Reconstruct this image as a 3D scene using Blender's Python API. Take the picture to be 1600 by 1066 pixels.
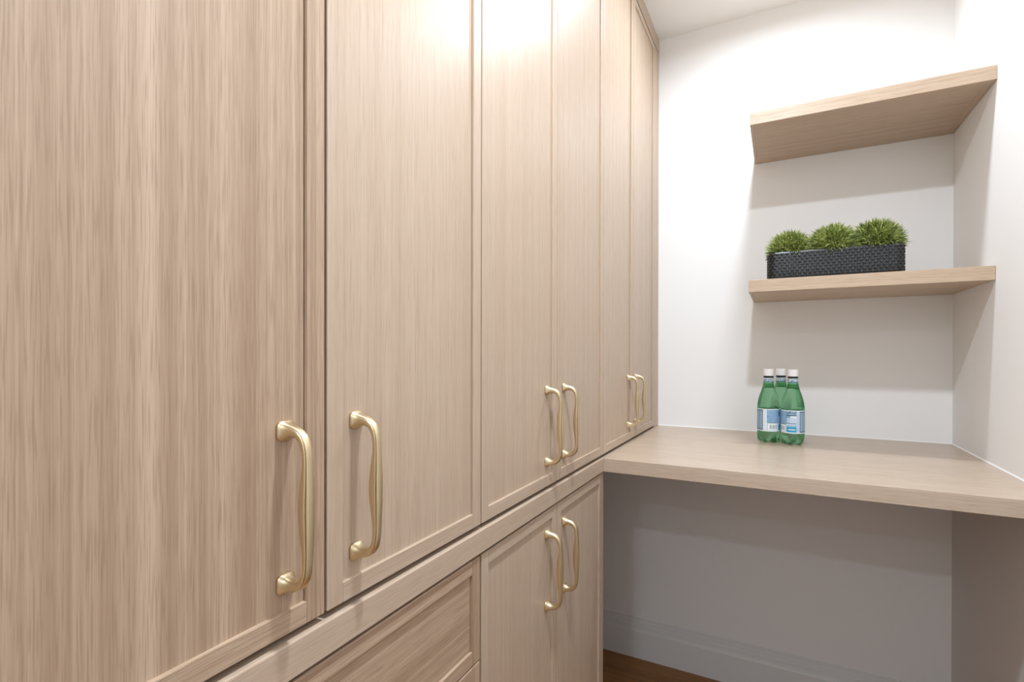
import bpy, bmesh, math, random
from mathutils import Vector, Matrix
random.seed(11)
scene = bpy.context.scene
COL = scene.collection
for o in list(bpy.data.objects):
    bpy.data.objects.remove(o)

# ------------------------------------------------------------------ camera
W = 0.8687            # right wall
ZC = 2.36             # ceiling height
ZT = 0.90             # worktop height
CAM = (0.4046, -1.9689, 1.1691)
YAW, PITCH, ROLL = 0.4832, -0.0035, 0.0016
FPX, PY = 793.75, 556.18
fw = Vector((-math.sin(YAW), math.cos(YAW), 0)); rt = Vector((math.cos(YAW), math.sin(YAW), 0)); up = Vector((0, 0, 1))
f2 = fw*math.cos(PITCH) + up*math.sin(PITCH); u2 = -fw*math.sin(PITCH) + up*math.cos(PITCH)
r3 = rt*math.cos(ROLL) + u2*math.sin(ROLL); u3 = -rt*math.sin(ROLL) + u2*math.cos(ROLL)
cd = bpy.data.cameras.new('camera'); cam = bpy.data.objects.new('camera', cd); COL.objects.link(cam)
cam.matrix_world = Matrix(((r3.x, u3.x, -f2.x, CAM[0]), (r3.y, u3.y, -f2.y, CAM[1]), (r3.z, u3.z, -f2.z, CAM[2]), (0, 0, 0, 1)))
cd.sensor_width = 36; cd.sensor_fit = 'HORIZONTAL'; cd.lens = FPX/1600*36
cd.shift_y = (PY-533)/1600; cd.clip_start = 0.01
scene.camera = cam

# ------------------------------------------------------------------ world, exposure
wd = bpy.data.worlds.new('world'); scene.world = wd; wd.use_nodes = True
wd.node_tree.nodes['Background'].inputs['Color'].default_value = (1, 1, 1, 1)
wd.node_tree.nodes['Background'].inputs['Strength'].default_value = 0.05
vs = scene.view_settings
vs.view_transform = 'Standard'; vs.look = 'None'; vs.gamma = 1; vs.exposure = 0.13
vs.use_curve_mapping = False
LAMP_W = (6.6, 15.5, 10.0, 10.0)   # watts of each downlight
LAMP_Y = (-0.46, -1.50, -3.50, -4.54)
LAMP_X = 0.39
LAMP_COL = (0.875, 0.975, 1.09)

# ------------------------------------------------------------------ materials
def srgb(r, g, b):
    f = lambda c: (c/255/12.92) if c/255 <= 0.04045 else ((c/255+0.055)/1.055)**2.4
    return (f(r), f(g), f(b), 1)
def newmat(name):
    m = bpy.data.materials.new(name); m.use_nodes = True
    nt = m.node_tree; return m, nt, nt.nodes['Principled BSDF']
def N(nt, t, **kw):
    n = nt.nodes.new(t)
    for k, v in kw.items(): setattr(n, k, v)
    return n
def plain(name, col, rough=0.5, metal=0.0, spec=0.5):
    m, nt, b = newmat(name)
    b.inputs['Base Color'].default_value = col; b.inputs['Roughness'].default_value = rough
    b.inputs['Metallic'].default_value = metal; b.inputs['Specular IOR Level'].default_value = spec
    return m
def math_n(nt, op, a, b=None):
    n = N(nt, 'ShaderNodeMath', operation=op)
    for i, v in enumerate((a, b)):
        if v is None: continue
        if isinstance(v, (int, float)): n.inputs[i].default_value = v
        else: nt.links.new(v, n.inputs[i])
    return n.outputs[0]
def ramp(nt, fac, stops):
    n = N(nt, 'ShaderNodeValToRGB'); e = n.color_ramp.elements
    while len(e) < len(stops): e.new(0.5)
    for el, (p, c) in zip(e, stops): el.position = p; el.color = c
    nt.links.new(fac, n.inputs[0]); return n.outputs[0]

def wood(name, axis, light, dark, pore, broad=60.0, rough=0.36, contrast=1.0, w1=0.5, pores=0.45, spec=0.5, bump=0.06):
    """rift-cut oak, grain along one local axis"""
    m, nt, b = newmat(name); L = nt.links.new
    tc = N(nt, 'ShaderNodeTexCoord'); oi = N(nt, 'ShaderNodeObjectInfo')
    off = N(nt, 'ShaderNodeVectorMath', operation='SCALE'); off.inputs[0].default_value = (7.3, 11.7, 5.1)
    L(oi.outputs['Random'], off.inputs['Scale'])
    add = N(nt, 'ShaderNodeVectorMath', operation='ADD'); L(tc.outputs['Object'], add.inputs[0]); L(off.outputs[0], add.inputs[1])
    def stretched(across, along, detail, rough_, dist=0.0):
        mp = N(nt, 'ShaderNodeMapping'); s = [across]*3; s['XYZ'.index(axis)] = along
        mp.inputs['Scale'].default_value = s; L(add.outputs[0], mp.inputs[0])
        n = N(nt, 'ShaderNodeTexNoise'); n.inputs['Scale'].default_value = 1; n.inputs['Detail'].default_value = detail
        n.inputs['Roughness'].default_value = rough_; n.inputs['Distortion'].default_value = dist
        L(mp.outputs[0], n.inputs['Vector']); return n.outputs['Fac']
    n1 = stretched(broad, 0.35, 2, 0.5, 0.0)
    n2 = stretched(340, 0.7, 2, 0.55, 0.0)
    n3 = stretched(900, 22, 1, 0.5)
    g = math_n(nt, 'ADD', math_n(nt, 'MULTIPLY', n1, w1), math_n(nt, 'MULTIPLY', n2, 1-w1))
    lo, hi = 0.5-0.19/contrast, 0.5+0.19/contrast
    c = ramp(nt, g, [(lo, dark), (hi, light)])
    pf = ramp(nt, n3, [(0.34, (1, 1, 1, 1)), (0.50, (0, 0, 0, 1))])
    mx = N(nt, 'ShaderNodeMixRGB'); mx.inputs[2].default_value = pore
    L(math_n(nt, 'MULTIPLY', pf, pores), mx.inputs[0]); L(c, mx.inputs[1])
    L(mx.outputs[0], b.inputs['Base Color'])
    rr = ramp(nt, n3, [(0.3, (rough+.10,)*3+(1,)), (0.6, (rough,)*3+(1,))]); L(rr, b.inputs['Roughness'])
    b.inputs['Specular IOR Level'].default_value = spec
    bp = N(nt, 'ShaderNodeBump'); bp.inputs['Strength'].default_value = bump; bp.inputs['Distance'].default_value = 0.0005
    L(math_n(nt, 'ADD', n3, math_n(nt, 'MULTIPLY', n2, 0.6)), bp.inputs['Height']); L(bp.outputs[0], b.inputs['Normal'])
    return m
OL, OD, OP = srgb(198, 177, 156), srgb(181, 157, 134), srgb(154, 127, 103)
OAK = {a: wood('rift_oak_'+a.lower(), a, OL, OD, OP, contrast=0.75, pores=0.32) for a in 'XYZ'}
OAK_BROAD = {a: wood('coarse_oak_'+a.lower(), a, srgb(196, 170, 146), srgb(160, 132, 107), srgb(138, 110, 86), broad=85, w1=0.62, contrast=1.1) for a in 'YZ'}
OAK_SHELF = {a: wood('shelf_oak_'+a.lower(), a, srgb(204, 181, 157), srgb(187, 162, 137), srgb(160, 133, 107)) for a in 'XY'}
OAK_TOP = wood('worktop_oak', 'X', srgb(202, 183, 163), srgb(186, 164, 143), srgb(160, 134, 111), rough=0.28, spec=0.75, bump=0.015)
FLOORW = wood('brown_floor_oak', 'X', srgb(178, 124, 64), srgb(132, 86, 40), srgb(84, 52, 24), broad=40, rough=0.38)

def paint(name, col, rough):
    m, nt, b = newmat(name); L = nt.links.new
    tc = N(nt, 'ShaderNodeTexCoord'); n = N(nt, 'ShaderNodeTexNoise'); n.inputs['Scale'].default_value = 260; n.inputs['Detail'].default_value = 3
    L(tc.outputs['Object'], n.inputs['Vector'])
    bp = N(nt, 'ShaderNodeBump'); bp.inputs['Strength'].default_value = 0.04; bp.inputs['Distance'].default_value = 0.0008
    L(n.outputs['Fac'], bp.inputs['Height']); L(bp.outputs[0], b.inputs['Normal'])
    b.inputs['Base Color'].default_value = col; b.inputs['Roughness'].default_value = rough
    b.inputs['Specular IOR Level'].default_value = 0.3
    return m
WALL = paint('white_wall_paint', srgb(243, 242, 240), 0.6)
CEIL = paint('white_ceiling_paint', srgb(243, 242, 240), 0.8)
TRIM = paint('white_trim_paint', srgb(233, 233, 232), 0.4)

def brass():
    m, nt, b = newmat('brushed_champagne_brass'); L = nt.links.new
    b.inputs['Base Color'].default_value = srgb(222, 204, 168); b.inputs['Metallic'].default_value = 1
    b.inputs['Roughness'].default_value = 0.30
    tc = N(nt, 'ShaderNodeTexCoord'); mp = N(nt, 'ShaderNodeMapping'); mp.inputs['Scale'].default_value = (900, 900, 60)
    n = N(nt, 'ShaderNodeTexNoise'); n.inputs['Scale'].default_value = 1; L(tc.outputs['Object'], mp.inputs[0]); L(mp.outputs[0], n.inputs['Vector'])
    L(ramp(nt, n.outputs['Fac'], [(0.3, (.32,)*3+(1,)), (0.7, (.42,)*3+(1,))]), b.inputs['Roughness'])
    return m
BRASS = brass()

# ------------------------------------------------------------------ mesh helpers
ORG = {}
def link(o, parent=None, origin=(0, 0, 0)):
    COL.objects.link(o); origin = Vector(origin); ORG[o.name] = origin
    if parent is not None:
        o.parent = parent; o.location = origin - ORG[parent.name]
    else: o.location = origin
    return o
def tag(o, label=None, cat=None, group=None, kind=None):
    if label: o['label'] = label
    if cat: o['category'] = cat
    if group: o['group'] = group
    if kind: o['kind'] = kind
    return o
def empty(name, loc, label, cat, group=None):
    e = bpy.data.objects.new(name, None); e.empty_display_size = 0.05
    link(e, None, loc); return tag(e, label, cat, group)
def mesh_obj(name, bm, mat, parent=None, origin=None, smooth=False):
    """bm in world coordinates; the object's origin goes to `origin`"""
    if origin is None:
        xs = [v.co for v in bm.verts]
        lo = Vector([min(c[i] for c in xs) for i in range(3)]); hi = Vector([max(c[i] for c in xs) for i in range(3)])
        origin = ((lo.x+hi.x)/2, (lo.y+hi.y)/2, lo.z)
    bmesh.ops.translate(bm, verts=bm.verts, vec=-Vector(origin))
    bmesh.ops.recalc_face_normals(bm, faces=bm.faces)
    me = bpy.data.meshes.new(name); bm.to_mesh(me); bm.free()
    for m in (mat if isinstance(mat, (list, tuple)) else [mat]): me.materials.append(m)
    if smooth:
        for p in me.polygons: p.use_smooth = True
    return link(bpy.data.objects.new(name, me), parent, origin)
def add_box(bm, lo, hi, bev=0.0, seg=2):
    r = bmesh.ops.create_cube(bm, size=1); vs_ = r['verts']
    for v in vs_:
        v.co = Vector([(lo[i]+hi[i])/2 + v.co[i]*(hi[i]-lo[i]) for i in range(3)])
    if bev:
        ed = list({e for v in vs_ for e in v.link_edges})
        bmesh.ops.bevel(bm, geom=ed, offset=bev, segments=seg, affect='EDGES', profile=0.5)
def box(name, lo, hi, mat, parent=None, bev=0.0, seg=2, origin=None):
    bm = bmesh.new(); add_box(bm, lo, hi, bev, seg)
    return mesh_obj(name, bm, mat, parent, origin)
def lathe(bm, cx, cy, prof, n=48, caps=True, rfun=None):
    """prof: list of (r, z) bottom to top"""
    rings = []
    for r, z in prof:
        ring = []
        for k in range(n):
            a = 2*math.pi*k/n
            rr, zz = (rfun(r, z, a) if rfun else (r, z))
            ring.append(bm.verts.new((cx+rr*math.sin(a), cy-rr*math.cos(a), zz)))
        rings.append(ring)
    for A, B in zip(rings, rings[1:]):
        for k in range(n): bm.faces.new((A[k], A[(k+1) % n], B[(k+1) % n], B[k]))
    if caps:
        bm.faces.new(rings[0][::-1]); bm.faces.new(rings[-1])
    return rings
def struct(o): o['kind'] = 'structure'; return o

# ------------------------------------------------------------------ the room
YF = -5.30           # end wall behind the camera
XL = -0.62           # wall behind the cabinets
YA = -1.909          # where the cabinet alcove ends
T = 0.12
struct(box('wall_back', (XL-T, 0, 0), (W+T, T, ZC), WALL))
struct(box('wall_right', (W, YF-T, 0), (W+T, 0, ZC), WALL))
struct(box('wall_front', (XL-T, YF-T, 0), (W, YF, ZC), WALL))
bm = bmesh.new()
add_box(bm, (XL-T, YA, 0), (XL, 0, ZC)); add_box(bm, (XL-T, YF, 0), (0.0, YA, ZC))
struct(mesh_obj('wall_left', bm, WALL))
struct(box('ceiling', (XL-T, YF-T, ZC), (W+T, T, ZC+0.1), CEIL))
fl = struct(box('floor', (XL-T, YF-T, -0.10), (W+T, T, -0.019), plain('subfloor', srgb(60, 45, 32), 0.9), origin=(0, 0, -0.1)))
pw = 0.124; y1 = -0.0015; row = 0; pmesh = {}
XR = W-0.001
while y1 > YF+0.001:
    y0 = max(y1-pw, YF+0.001)
    x0 = (XL if y1 > YA+0.0 else 0.0)+0.001
    if y0 < YA < y1: x0 = 0.001
    cut = x0 + (XR-x0)*(0.30 + 0.45*((row*0.618) % 1))
    for a, c in ((x0, cut), (cut, XR)):
        bm = bmesh.new(); add_box(bm, (a+0.0004, y0+0.0008, -0.019), (c-0.0004, y1-0.0008, 0.0), 0.0012, 1)
        mesh_obj('plank', bm, FLOORW, fl)
    y1 = y0; row += 1

# baseboards: an extruded profile, (distance from wall, height)
BP = [(0, 0), (0.0180, 0), (0.0180, 0.1010), (0.0160, 0.1048), (0.0125, 0.1058), (0.0112, 0.1080), (0.0112, 0.1235), (0.0070, 0.1262), (0.0070, 0.1350), (0.0042, 0.1372), (0.0042, 0.1478), (0.0030, 0.1490), (0, 0.1490)]
def extrude_profile(name, prof, fn, s0, s1, mat):
    bm = bmesh.new(); A = [bm.verts.new(fn(d, z, s0)) for d, z in prof]; B = [bm.verts.new(fn(d, z, s1)) for d, z in prof]
    n = len(prof)
    for k in range(n): bm.faces.new((A[k], A[(k+1) % n], B[(k+1) % n], B[k]))
    bm.faces.new(A); bm.faces.new(B[::-1])
    return struct(mesh_obj(name, bm, mat))
extrude_profile('baseboard_back', BP, lambda d, z, s: (s, -d, z), XL, W, TRIM)
extrude_profile('baseboard_right', BP, lambda d, z, s: (W-d, s, z), YF+0.020, -0.020, TRIM)
extrude_profile('baseboard_left', BP, lambda d, z, s: (d, s, z), YF+0.020, YA-0.001, TRIM)
extrude_profile('baseboard_front', BP, lambda d, z, s: (s, YF+d, z), 0.0, W, TRIM)

# ------------------------------------------------------------------ recessed lamps
LENS, nt, b = newmat('lit_lamp_lens'); b.inputs['Base Color'].default_value = (.9, .9, .9, 1)
b.inputs['Emission Color'].default_value = (1, .97, .93, 1); b.inputs['Emission Strength'].default_value = 4.0
LAMPWHITE = plain('lamp_trim_white', srgb(238, 238, 236), 0.4)
where = ('nearest the shelf wall', 'second from the shelf wall', 'third from the shelf wall', 'nearest the end wall')
for ly, lw, wh in zip(LAMP_Y, LAMP_W, where):
    e = empty('ceiling_downlight', (LAMP_X, ly, ZC), 'round white ceiling downlight '+wh, 'ceiling light', 'downlights along the ceiling')
    bm = bmesh.new()
    lathe(bm, LAMP_X, ly, [(0.060, ZC), (0.060, ZC-0.003), (0.056, ZC-0.006), (0.047, ZC-0.006), (0.045, ZC-0.003), (0.045, ZC)], 48, False)
    mesh_obj('trim_ring', bm, LAMPWHITE, e, smooth=True)
    bm = bmesh.new(); lathe(bm, LAMP_X, ly, [(0.045, ZC-0.002), (0.045, ZC-0.0005)], 48)
    mesh_obj('lens', bm, LENS, e)
    ld = bpy.data.lights.new('downlight_lamp', 'AREA'); ld.shape = 'DISK'; ld.size = 0.085; ld.energy = lw; ld.color = LAMP_COL; ld.spread = math.radians(170)
    lo_ = bpy.data.objects.new('downlight_lamp', ld); link(lo_, e, (LAMP_X, ly, ZC-0.0035))

# ------------------------------------------------------------------ pull handle (shared mesh)
def handle_mesh():
    half = [  # x, z, half depth, half width, squareness, groove
        (0.0000, 0.0715, .0096, .0096, 3.6, 0), (0.0016, 0.0715, .0097, .0097, 3.6, 0), (0.0026, 0.0715, .0094, .0094, 3.5, 0),
        (0.0036, 0.0715, .0086, .0086, 3.3, 0), (0.0052, 0.0715, .0077, .0078, 3.0, 0), (0.0075, 0.0715, .0068, .0069, 2.8, 0), (0.0105, 0.0715, .0059, .0062, 2.6, 0),
        (0.0150, 0.0710, .0052, .0057, 2.5, 0), (0.0200, 0.0694, .0047, .0054, 2.5, .1), (0.0245, 0.0662, .0043, .0052, 2.5, .4),
        (0.0277, 0.0615, .0039, .0050, 2.6, .8), (0.0296, 0.0555, .0036, .0050, 2.7, 1), (0.0305, 0.0480, .0035, .0050, 2.7, 1),
        (0.0307, 0.0400, .0037, .0052, 2.7, 1), (0.0303, 0.0300, .0047, .0056, 2.7, 1), (0.0297, 0.0200, .0058, .0060, 2.7, 1),
        (0.0292, 0.0100, .0066, .0063, 2.7, 1), (0.0290, 0.0, .0068, .0064, 2.7, 1)]
    pts = half + [(x, -z, a, b, n, g) for x, z, a, b, n, g in half[-2::-1]]
    bm = bmesh.new(); n_ = 120; rings = []
    for i, (x, z, a, b, sq, g) in enumerate(pts):
        p0 = pts[max(i-1, 0)]; p1 = pts[min(i+1, len(pts)-1)]
        t = Vector((p1[0]-p0[0], 0, p1[1]-p0[1])).normalized()
        if i in (0, 1, 2, 3): t = Vector((1, 0, 0))
        if i >= len(pts)-4: t = Vector((-1, 0, 0))
        nrm = Vector((-t.z, 0, t.x))          # outward: away from the door along the grip
        ring = []
        for k in range(n_):
            th = 2*math.pi*k/n_; c, s = math.cos(th), math.sin(th)
            cn = math.copysign(abs(c)**(2/sq), c); sn = math.copysign(abs(s)**(2/sq), s)
            dent = 1 - 0.50*g*math.exp(-((abs(th if th <= math.pi else 2*math.pi-th) - 0.90)/0.075)**2)
            q = Vector((x, 0, z)) + nrm*(cn*a*dent) + Vector((0, 1, 0))*(sn*b*dent)
            ring.append(bm.verts.new(q))
        rings.append(ring)
    for A, B in zip(rings, rings[1:]):
        for k in range(n_): bm.faces.new((A[k], A[(k+1) % n_], B[(k+1) % n_], B[k]))
    bm.faces.new(rings[0]); bm.faces.new(rings[-1][::-1])
    bmesh.ops.recalc_face_normals(bm, faces=bm.faces)
    me = bpy.data.meshes.new('handle'); bm.to_mesh(me); bm.free(); me.materials.append(BRASS)
    for p in me.polygons: p.use_smooth = len(p.vertices) == 4
    return me
HANDLE = handle_mesh()
REC = 0.0042          # how far a panel lies behind its frame
def add_handle(door, y, z):
    o = bpy.data.objects.new('handle', HANDLE); link(o, door, (-REC, y, z)); o['label'] = 'curved brushed brass pull'
FRW = 0.0215; DT = 0.020
def framed_front(kind, parent, y0, y1, z0, z1, grain='Z', handle=None, frame=FRW, oak=OAK):
    """panel mesh = the door itself; stiles, rails and handle are its children"""
    d = box(kind, (-DT+0.003, y0+frame+0.0009, z0+frame-0.006), (-REC, y1-frame-0.0009, z1-frame+0.006), oak[grain], parent)
    for a, b in ((y0, y0+frame), (y1-frame, y1)):
        box('stile', (-DT, a, z0), (0, b, z1), oak['Z'], d, 0.0011, 2)
    for a, b in ((z0, z0+frame), (z1-frame, z1)):
        box('rail', (-DT, y0+frame-0.0002, a), (0, y1-frame+0.0002, b), oak['Y'], d, 0.0011, 2)
    if handle: add_handle(d, *handle)
    return d

# ------------------------------------------------------------------ cabinets
G = 0.0016            # half the gap between doors
YS = [-1.9045, -1.6020, -1.2985, -0.9960, -0.6835, -0.3820, -0.0740]
ZD0, ZD1 = 0.9072, 2.300
HZ = 1.0258; HO = 0.0450
def carcass(name, parent, y0, y1, z0, z1, extra_shelves=()):
    bm = bmesh.new(); p = 0.018; xb = XL+0.002; xf = -DT-0.012
    add_box(bm, (xb, y0, z0), (xf, y0+p, z1)); add_box(bm, (xb, y1-p, z0), (xf, y1, z1))
    add_box(bm, (xb, y0+p, z0), (xf, y1-p, z0+p)); add_box(bm, (xb, y0+p, z1-p), (xf, y1-p, z1)); add_box(bm, (xb, y0+p, z0+p), (xb+0.008, y1-p, z1-p))
    for z in extra_shelves: add_box(bm, (xb+0.008, y0+p, z), (xf-0.01, y1-p, z+p))
    return mesh_obj(name, bm, OAK['Z'], parent)
ulabels = ('tall oak double-door cabinet standing above the drawer unit, closest to the viewer',
           'tall oak double-door cabinet standing above the lower double-door cabinet',
           'tall oak double-door cabinet above the desk, next to the white wall')
for i, lab in enumerate(ulabels):
    a, m, c = YS[2*i], YS[2*i+1], YS[2*i+2]
    e = empty('tall_cabinet', (-0.3, (a+c)/2, ZT), lab, 'cabinet', 'tall upper cabinets')
    carcass('carcass', e, a, c, ZD0+0.001, ZD1+0.004, (1.35, 1.75))
    box('support_cleat', (XL+0.002, a+0.002, ZT+0.0003), (-0.10, c-0.002, ZD0+0.0008), OAK['Y'], e)
    framed_front('door', e, a+G, m-G, ZD0, ZD1, 'Z', (m-HO, HZ), oak=OAK_BROAD if i == 0 else OAK)
    framed_front('door', e, m+G, c-G, ZD0, ZD1, 'Z', (m+HO, HZ))
    if i == 2:
        box('filler_strip', (-DT, c+0.0012, ZT+0.0006), (-0.0005, -0.0006, ZD1+0.002), OAK['Z'], e, 0.0006, 1)
bm = bmesh.new()
tp = [(-0.0005, ZD1+0.0045), (-0.0005, ZC-0.0005), (-DT, ZC-0.0005), (-DT, ZC-0.006)]     # undercut towards the back
TA = [bm.verts.new((x, YS[0], z)) for x, z in tp]; TB = [bm.verts.new((x, -0.0006, z)) for x, z in tp]
for k in range(4): bm.faces.new((TA[k], TA[(k+1) % 4], TB[(k+1) % 4], TB[k]))
bm.faces.new(TA); bm.faces.new(TB[::-1])
struct(mesh_obj('trim_1', bm, OAK['Y']))['label'] = 'oak strip closing the cabinets to the ceiling'

ZL = ZT-0.0353        # underside of worktop
ZB1 = 0.8590          # top of lower fronts
e = empty('drawer_cabinet', (-0.3, (YS[0]+YS[2])/2, 0), 'oak drawer unit below the tall cabinet closest to the viewer', 'cabinet')
carcass('carcass', e, YS[0], YS[2], 0.10, ZL-0.0005)
for z0, z1 in ((0.7008, ZB1), (0.403, 0.6983), (0.105, 0.4005)):
    framed_front('drawer', e, YS[0]+G, YS[2]-0.0018-G, z0, z1, 'Y', oak=OAK_BROAD)
box('plinth', (XL+0.05, YS[0]+0.002, 0.0005), (-0.07, YS[2]-0.002, 0.0995), OAK['Y'], e)
e = empty('base_cabinet', (-0.3, (YS[2]+YS[4])/2, 0), 'oak lower double-door cabinet beside the knee space of the desk', 'cabinet')
YE = -0.6930
carcass('carcass', e, YS[2]+0.0005, YE-0.0005, 0.10, ZL-0.0005)
framed_front('door', e, YS[2]+G, -0.9955-G, 0.105, ZB1, 'Z', (-0.9955-HO, 0.7385))
framed_front('door', e, -0.9955+G, YE-0.0012, 0.105, ZB1, 'Z', (-0.9955+HO, 0.7385))
box('end_panel', (XL+0.002, YE, 0.0005), (-0.0005, -0.6805, ZL-0.0005), OAK['Z'], e, 0.0008, 1)
box('plinth', (XL+0.05, YS[2]+0.002, 0.0005), (-0.07, YE-0.002, 0.0995), OAK['Y'], e)

# ------------------------------------------------------------------ worktop and ledge
YD = -0.6946
o = box('ledge', (XL+0.001, YS[0], ZL), (0.0040, YD-0.0003, ZT), OAK['Y'], bev=0.0016, seg=2)
tag(o, 'long narrow oak ledge between the tall cabinets and the lower fronts', 'ledge')
e = empty('desk_worktop', (W/2, YD/2, ZL), 'thick oak desk worktop spanning from the cabinets to the right wall', 'desk')
box('top', (XL+0.001, YD+0.0004, ZL), (W-0.0005, -0.0006, ZT), OAK_TOP, e, 0.0012, 2)
CAULK = plain('white_caulk', srgb(240, 239, 236), 0.5)
bm = bmesh.new()
def prism(bm, tri0, tri1):
    A = [bm.verts.new(p) for p in tri0]; B = [bm.verts.new(p) for p in tri1]
    for k in range(3): bm.faces.new((A[k], A[(k+1) % 3], B[(k+1) % 3], B[k]))
    bm.faces.new(A[::-1]); bm.faces.new(B)
cz = ZT+0.0002; s = 0.003
prism(bm, [(W-.0002, YD+.002, cz), (W-.0002, YD+.002, cz+s), (W-s, YD+.002, cz)], [(W-.0002, -.0006, cz), (W-.0002, -.0006, cz+s), (W-s, -.0006, cz)])
prism(bm, [(0.001, -.0002, cz), (0.001, -.0002, cz+s), (0.001, -s, cz)], [(W-.003, -.0002, cz), (W-.003, -.0002, cz+s), (W-.003, -s, cz)])
mesh_obj('caulk_bead', bm, CAULK, e)

# ------------------------------------------------------------------ floating shelves
def shelf(x0, d, ztop, t, label):
    e = empty('floating_shelf', ((x0+W)/2, -d/2, ztop-t), label, 'shelf', 'floating shelves in the corner')
    x1 = W-0.0006; y1 = -0.0006; z0 = ztop-t; ed = 0.009
    box('core', (x0+ed, -d+0.0035, z0), (x1-0.016, y1, ztop), OAK_SHELF['X'], e)
    box('front_edge', (x0, -d, z0-0.0001), (x1, -d+0.0033, ztop+0.0001), OAK_SHELF['X'], e, 0.0006, 1)
    box('end_edge', (x0, -d+0.0034, z0-0.0001), (x0+ed-0.0002, y1, ztop+0.0001), OAK_SHELF['Y'], e, 0.0006, 1)
    box('end_edge', (x1-0.0158, -d+0.0034, z0), (x1, y1, ztop), OAK_SHELF['Y'], e, 0.0006, 1)
    return e
shelf(0.3292, 0.3435, 1.8678, 0.0345, 'upper floating oak shelf with nothing on it')
shelf(0.3270, 0.3395, 1.3851, 0.0348, 'lower floating oak shelf holding the black planter')

# ------------------------------------------------------------------ planter with three green tufts
PX0, PX1, PYF, PYB, PZ, PH = 0.3760, 0.6960, -0.3300, -0.2380, 1.3853, 0.0760
POT = plain('black_glazed_ceramic', srgb(11, 13, 15), 0.27, spec=0.6)
POT_IN = plain('dark_planting_foam', srgb(40, 38, 26), 0.9)
e = empty('potted_plant', ((PX0+PX1)/2, (PYF+PYB)/2, PZ), 'long black studded planter with three green tufts on the lower shelf', 'plant')
def rrect(x0, x1, y0, y1, r, n=6):
    pts = []
    for cx, cy, a0 in ((x1-r, y0+r, -90), (x1-r, y1-r, 0), (x0+r, y1-r, 90), (x0+r, y0+r, 180)):
        for k in range(n+1):
            a = math.radians(a0 + 90*k/n); pts.append((cx+r*math.cos(a), cy+r*math.sin(a)))
    return pts
bm = bmesh.new(); rings = []
for ins, z in ((0.006, 0.0), (0.0025, 0.0015), (0.0008, 0.006), (0.0, 0.02), (0.0, PH-0.004), (0.0006, PH-0.001), (0.002, PH), (0.004, PH), (0.0055, PH-0.002), (0.006, PH-0.02)):
    rings.append([bm.verts.new((x, y, PZ+z)) for x, y in rrect(PX0+ins, PX1-ins, PYF+ins, PYB-ins, 0.020-ins*0.6)])
for A, B in zip(rings, rings[1:]):
    n = len(A)
    for k in range(n): bm.faces.new((A[k], A[(k+1) % n], B[(k+1) % n], B[k]))
bm.faces.new(rings[0][::-1]); bm.faces.new(rings[-1])
pot = mesh_obj('planter', bm, POT, e, smooth=False); pot['label'] = 'black ceramic box covered in small studs'
# studs all round the wall
path = rrect(PX0, PX1, PYF, PYB, 0.020, 8); path.append(path[0])
seg = [(Vector(a), Vector(b), (Vector(b)-Vector(a)).length) for a, b in zip(path, path[1:])]
tot = sum(s_[2] for s_ in seg)
def at_len(d):
    d %= tot
    for a, b, l in seg:
        if d <= l and l > 0:
            t = (b-a)/l; return a+t*d, Vector((t.y, -t.x))
        d -= l
    return seg[-1][1], Vector((0, -1))
bm = bmesh.new(); nst = int(tot/0.0125)
for r in range(9):
    for k in range(nst):
        p, nn = at_len((k+0.5*(r % 2))*tot/nst); z = PZ+0.0065+r*0.0078
        t = Vector((-nn.y, nn.x)); R = 0.0035; H = 0.0025
        prev = None
        for fr, fh in ((1.0, -0.1), (0.98, 0.62), (0.84, 0.76), (0.60, 0.89), (0.30, 0.97)):
            ring = []
            for q in range(8):
                a = 2*math.pi*q/8; xy = p + nn*(H*fh) + t*(R*fr*math.cos(a)); ring.append(bm.verts.new((xy.x, xy.y, z+R*fr*math.sin(a))))
            if prev:
                for q in range(8): bm.faces.new((prev[q], prev[(q+1) % 8], ring[(q+1) % 8], ring[q]))
            prev = ring
        xy = p + nn*H; tip = bm.verts.new((xy.x, xy.y, z))
        for q in range(8): bm.faces.new((prev[q], prev[(q+1) % 8], tip))
tag(mesh_obj('stud', bm, POT, pot, smooth=True), kind='stuff')
bm = bmesh.new(); pts = rrect(PX0+0.007, PX1-0.007, PYF+0.007, PYB-0.007, 0.014)
A = [bm.verts.new((x, y, PZ+PH-0.019)) for x, y in pts]; B = [bm.verts.new((x, y, PZ+PH-0.010)) for x, y in pts]
for k in range(len(A)): bm.faces.new((A[k], A[(k+1) % len(A)], B[(k+1) % len(A)], B[k]))
bm.faces.new(A[::-1]); bm.faces.new(B); mesh_obj('planting_foam', bm, POT_IN, pot)

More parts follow.
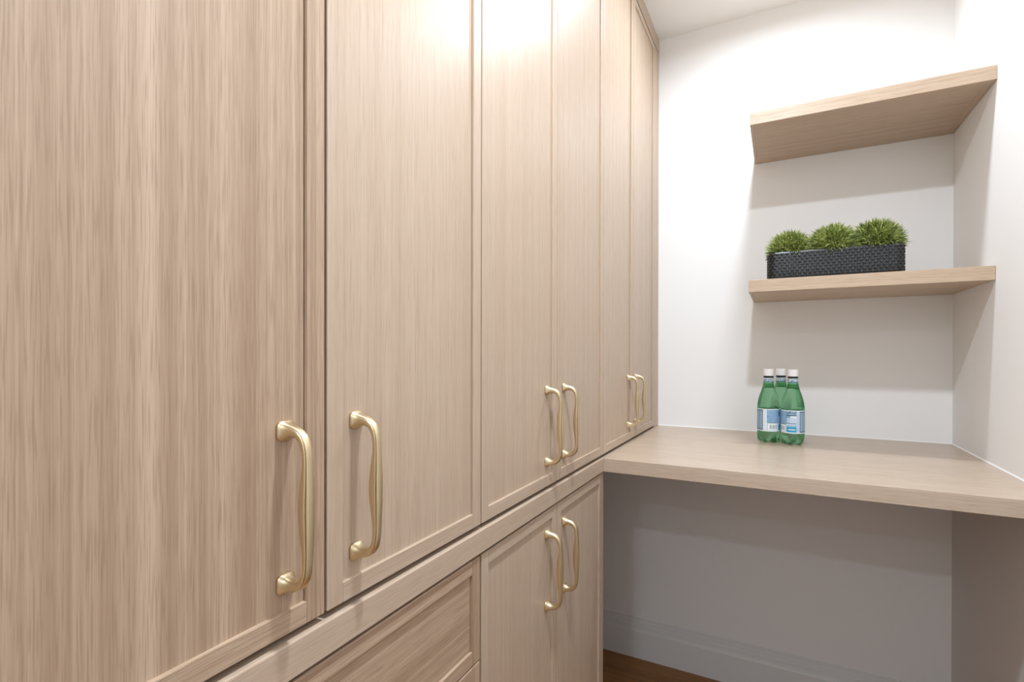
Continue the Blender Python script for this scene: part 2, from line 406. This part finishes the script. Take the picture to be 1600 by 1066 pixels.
LEAF, nt, b = newmat('green_needle_leaf'); L = nt.links.new
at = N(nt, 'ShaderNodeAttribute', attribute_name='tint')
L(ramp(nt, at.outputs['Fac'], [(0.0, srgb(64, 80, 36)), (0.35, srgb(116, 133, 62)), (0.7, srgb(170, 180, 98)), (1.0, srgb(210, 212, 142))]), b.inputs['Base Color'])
b.inputs['Roughness'].default_value = 0.55
b.inputs['Subsurface Weight'].default_value = 0.0
def tuft(cx, cy, zc, rx, ry, rz, nsprig, seed):
    rnd = random.Random(seed); V = []; F = []; TI = []
    base = PZ+PH-0.012
    for i in range(nsprig):
        u = rnd.random(); ph = rnd.random()*2*math.pi
        ct = 1-1.12*u; st = math.sqrt(max(0, 1-ct*ct))
        d = Vector((st*math.cos(ph), st*math.sin(ph), ct)).normalized()
        rr = 0.62+0.22*rnd.random()
        o = Vector((cx+d.x*rx*rr, cy+d.y*ry*rr, max(zc+d.z*rz*rr, base)))
        tint0 = rnd.gauss(0.5, 0.17)
        for j in range(7):
            jit = Vector((rnd.gauss(0, .5), rnd.gauss(0, .5), rnd.gauss(0.05, .5)))
            dd = (d+jit).normalized(); ln = rnd.uniform(.012, .026)
            sd = dd.cross(Vector((rnd.random()-.5, rnd.random()-.5, rnd.random()-.5))).normalized(); s2 = dd.cross(sd)
            w = 0.0010; n0 = len(V); o2 = o + jit*0.002
            mid = o2 + dd*ln*0.55 + Vector((0, 0, 0.0012)); tip = o2+dd*ln
            for c0, wr in ((o2, .6), (mid, 1.0)):
                for q in range(3):
                    a = 2*math.pi*q/3; V.append(c0 + (sd*math.cos(a)+s2*math.sin(a))*w*wr)
            V.append(tip)
            F += [(n0, n0+1, n0+4, n0+3), (n0+1, n0+2, n0+5, n0+4), (n0+2, n0, n0+3, n0+5), (n0+3, n0+4, n0+6), (n0+4, n0+5, n0+6), (n0+5, n0+3, n0+6)]
            tv = min(1, max(0, tint0 + rnd.gauss(0, .16)))
            TI += [tv]*7
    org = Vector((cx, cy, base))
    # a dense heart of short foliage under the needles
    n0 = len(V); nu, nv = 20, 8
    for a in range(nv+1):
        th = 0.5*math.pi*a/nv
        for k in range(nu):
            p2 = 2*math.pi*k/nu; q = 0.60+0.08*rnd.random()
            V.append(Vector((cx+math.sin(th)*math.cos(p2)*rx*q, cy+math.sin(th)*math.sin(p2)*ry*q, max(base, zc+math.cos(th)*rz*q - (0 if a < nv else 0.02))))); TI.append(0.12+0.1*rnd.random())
    for a in range(nv):
        for k in range(nu):
            F.append((n0+a*nu+k, n0+a*nu+(k+1) % nu, n0+(a+1)*nu+(k+1) % nu, n0+(a+1)*nu+k))
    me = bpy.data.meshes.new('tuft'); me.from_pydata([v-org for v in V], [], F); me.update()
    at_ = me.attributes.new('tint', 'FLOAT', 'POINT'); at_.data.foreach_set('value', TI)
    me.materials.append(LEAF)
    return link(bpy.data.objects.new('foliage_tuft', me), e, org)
cyp = (PYF+PYB)/2
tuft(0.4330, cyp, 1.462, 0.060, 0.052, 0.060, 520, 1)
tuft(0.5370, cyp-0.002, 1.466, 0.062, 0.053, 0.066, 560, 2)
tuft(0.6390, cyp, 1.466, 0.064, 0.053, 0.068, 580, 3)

# ------------------------------------------------------------------ bottles
def green_pet():
    m, nt, b = newmat('green_clear_plastic'); L = nt.links.new
    out = nt.nodes['Material Output']
    b.inputs['Base Color'].default_value = srgb(192, 234, 204); b.inputs['Roughness'].default_value = 0.03
    b.inputs['Transmission Weight'].default_value = 1.0; b.inputs['IOR'].default_value = 1.33
    t = N(nt, 'ShaderNodeBsdfTransparent'); t.inputs[0].default_value = srgb(160, 212, 176)
    mx = N(nt, 'ShaderNodeMixShader'); mx.inputs[0].default_value = 0.45
    L(b.outputs[0], mx.inputs[1]); L(t.outputs[0], mx.inputs[2]); L(mx.outputs[0], out.inputs['Surface'])
    return m
PET = green_pet()
CAPM = plain('white_bottle_cap', srgb(240, 238, 238), 0.4)
RINGM = plain('dark_neck_band', srgb(18, 26, 34), 0.4)
LM = [plain('label_'+n, srgb(*c), 0.35) for n, c in (('white', (232, 242, 244)), ('sky', (150, 190, 216)), ('blue', (104, 156, 196)), ('slate', (70, 96, 122)),
      ('grey_blue', (150, 176, 196)), ('cyan', (52, 160, 200)), ('ink', (62, 74, 96)), ('pale', (196, 214, 232)))]
WHITE, SKY, BLUE, SLATE, GREYB, CYAN, INK, PALE = range(8)
def label_paint(u, t):
    """u: degrees round the bottle, t: 0 bottom .. 1 top"""
    if t < 0.05 or t > 0.95: return WHITE
    row = int(t*44)
    h = math.sin(u*12.9898+row*78.233)*43758.5453; h -= math.floor(h)
    if u < 62:
        if t < 0.36:
            if 12 < u < 54 and 0.11 < t < 0.29: return INK if int(u/1.5) % 2 == 0 and h > 0.0 and (int(u/1.5)*7) % 5 != 1 else WHITE
            return WHITE if 6 < u < 58 and t > 0.07 else PALE
        if t < 0.39: return SLATE if u > 4 else WHITE
        return (PALE if (row % 3 == 0 and h > 0.25) else BLUE)
    if u < 67: return BLUE if t > 0.39 else PALE
    if u < 115:
        if t < 0.27:
            return WHITE if 0.13 < t < 0.19 and 74 < u < 108 and h > 0.3 else CYAN
        if t < 0.33: return SKY
        if t < 0.40: return PALE
        if t < 0.43: return INK
        if t < 0.68: return (GREYB if (row % 4 == 0 and u < 85) else PALE)
        if t < 0.76: return (INK if u < 84 and row % 3 == 0 else (WHITE if u > 86 else SKY))
        if t < 0.79: return INK
        if t > 0.84: return INK if h > 0.35 and row % 3 != 0 else SKY
        return SKY
    if u < 131: return PALE if not (121 < u < 124 and h > 0.5) else GREYB
    if u < 341:
        if u < 134 or u > 338 or t < 0.08 or t > 0.91: return SLATE
        if 150 < u < 158 or 314 < u < 322: return BLUE if h > 0.4 else GREYB
        return SKY if 170 < u < 302 and 0.45 < t < 0.62 else GREYB
    return WHITE if not (350 < u < 353 and h > 0.45) else GREYB
def neck_paint(u, t):
    if t < 0.14 or t > 0.9: return WHITE
    row = int(t*9); h = math.sin(int(u/6)*12.9898+row*78.233)*43758.5453; h -= math.floor(h)
    return WHITE if h > 0.72 and 0.3 < t < 0.75 else (SLATE if h < 0.35 else GREYB)
def band(name, cx, cy, prof, rot, nu, nv, paint_fn, parent):
    bm = bmesh.new(); n = len(prof)
    def rad(t):
        f = t*(n-1); i = min(int(f), n-2); q = f-i
        return prof[i][0]*(1-q)+prof[i+1][0]*q, prof[i][1]*(1-q)+prof[i+1][1]*q
    rings = []
    for j in range(nv+1):
        r, z = rad(j/nv)
        rings.append([bm.verts.new((cx+r*math.sin(2*math.pi*k/nu), cy-r*math.cos(2*math.pi*k/nu), z)) for k in range(nu)])
    for j in range(nv):
        for k in range(nu):
            f = bm.faces.new((rings[j][k], rings[j][(k+1) % nu], rings[j+1][(k+1) % nu], rings[j+1][k]))
            f.material_index = paint_fn((rot+360*(k+.5)/nu) % 360, (j+.5)/nv); f.smooth = True
    return mesh_obj(name, bm, LM, parent)
def bottle(cx, cy, rot, label):
    z0 = ZT+0.0004
    e = empty('water_bottle', (cx, cy, ZT), label, 'bottle', 'green water bottles on the desk')
    Rb = 0.0318
    def feet(r, z, a):            # five-lobed base
        k = max(0.0, 1-(z-z0)/0.020)
        lob = 0.5+0.5*math.cos(5*(a+0.35))
        return r*(1-0.20*k*(1-lob)), z + 0.008*(1-lob)*max(0.0, 1-(z-z0)/0.018)*(1 if r > 0.008 else 0.6)
    prof = [(0.006, z0+0.006), (0.014, z0+0.002), (0.021, z0), (0.0265, z0+0.003), (0.0298, z0+0.009), (0.0310, z0+0.018), (0.0314, z0+0.030), (0.0310, z0+0.0345),
            (0.0312, z0+0.040), (0.0312, z0+0.100), (0.0314, z0+0.106), (0.0312, z0+0.112), (0.0300, z0+0.122), (0.0276, z0+0.134), (0.0248, z0+0.144), (0.0218, z0+0.153), (0.0192, z0+0.161), (0.0176, z0+0.167)]
    bm = bmesh.new(); lathe(bm, cx, cy, prof, 60, True, feet)
    # empty neck above the water: a thin double wall
    nk = [(0.0174, z0+0.1675), (0.0160, z0+0.173), (0.0148, z0+0.180), (0.0138, z0+0.190), (0.0132, z0+0.199), (0.0132, z0+0.2035)]
    ring = lathe(bm, cx, cy, nk + [(r-0.0009, z) for r, z in nk[::-1]], 48, False)
    A, B = ring[-1], ring[0]
    for k in range(48): bm.faces.new((A[k], A[(k+1) % 48], B[(k+1) % 48], B[k]))
    mesh_obj('body', bm, PET, e, smooth=True)
    band('label', cx, cy, [(Rb, z0+0.0355), (Rb+0.0002, z0+0.070), (Rb, z0+0.1035)], rot, 240, 44, label_paint, e)
    band('neck_label', cx, cy, [(0.0146, z0+0.1805), (0.0139, z0+0.190), (0.0135, z0+0.1965)], rot, 120, 9, neck_paint, e)
    bm = bmesh.new(); lathe(bm, cx, cy, [(0.0133, z0+0.1975), (0.0142, z0+0.1985), (0.0142, z0+0.2015), (0.0133, z0+0.2025)], 48, True)
    mesh_obj('neck_band', bm, RINGM, e, smooth=False)
    bm = bmesh.new()
    lathe(bm, cx, cy, [(0.0134, z0+0.2030), (0.0141, z0+0.2034), (0.0141, z0+0.2215), (0.0136, z0+0.2232), (0.0125, z0+0.2238)], 72, True,
          lambda r, z, a: (r*(1-0.018*(0.5+0.5*math.cos(36*a))), z) if z0+0.2033 < z < z0+0.2220 else (r, z))
    mesh_obj('cap', bm, CAPM, e)
bottle(0.3775, -0.2140, 8, 'left green water bottle of the pair in front, barcode showing')
bottle(0.4430, -0.2280, 98, 'right green water bottle of the pair in front, cyan box on its label')
bottle(0.4115, -0.1620, 210, 'green water bottle standing behind the other two')
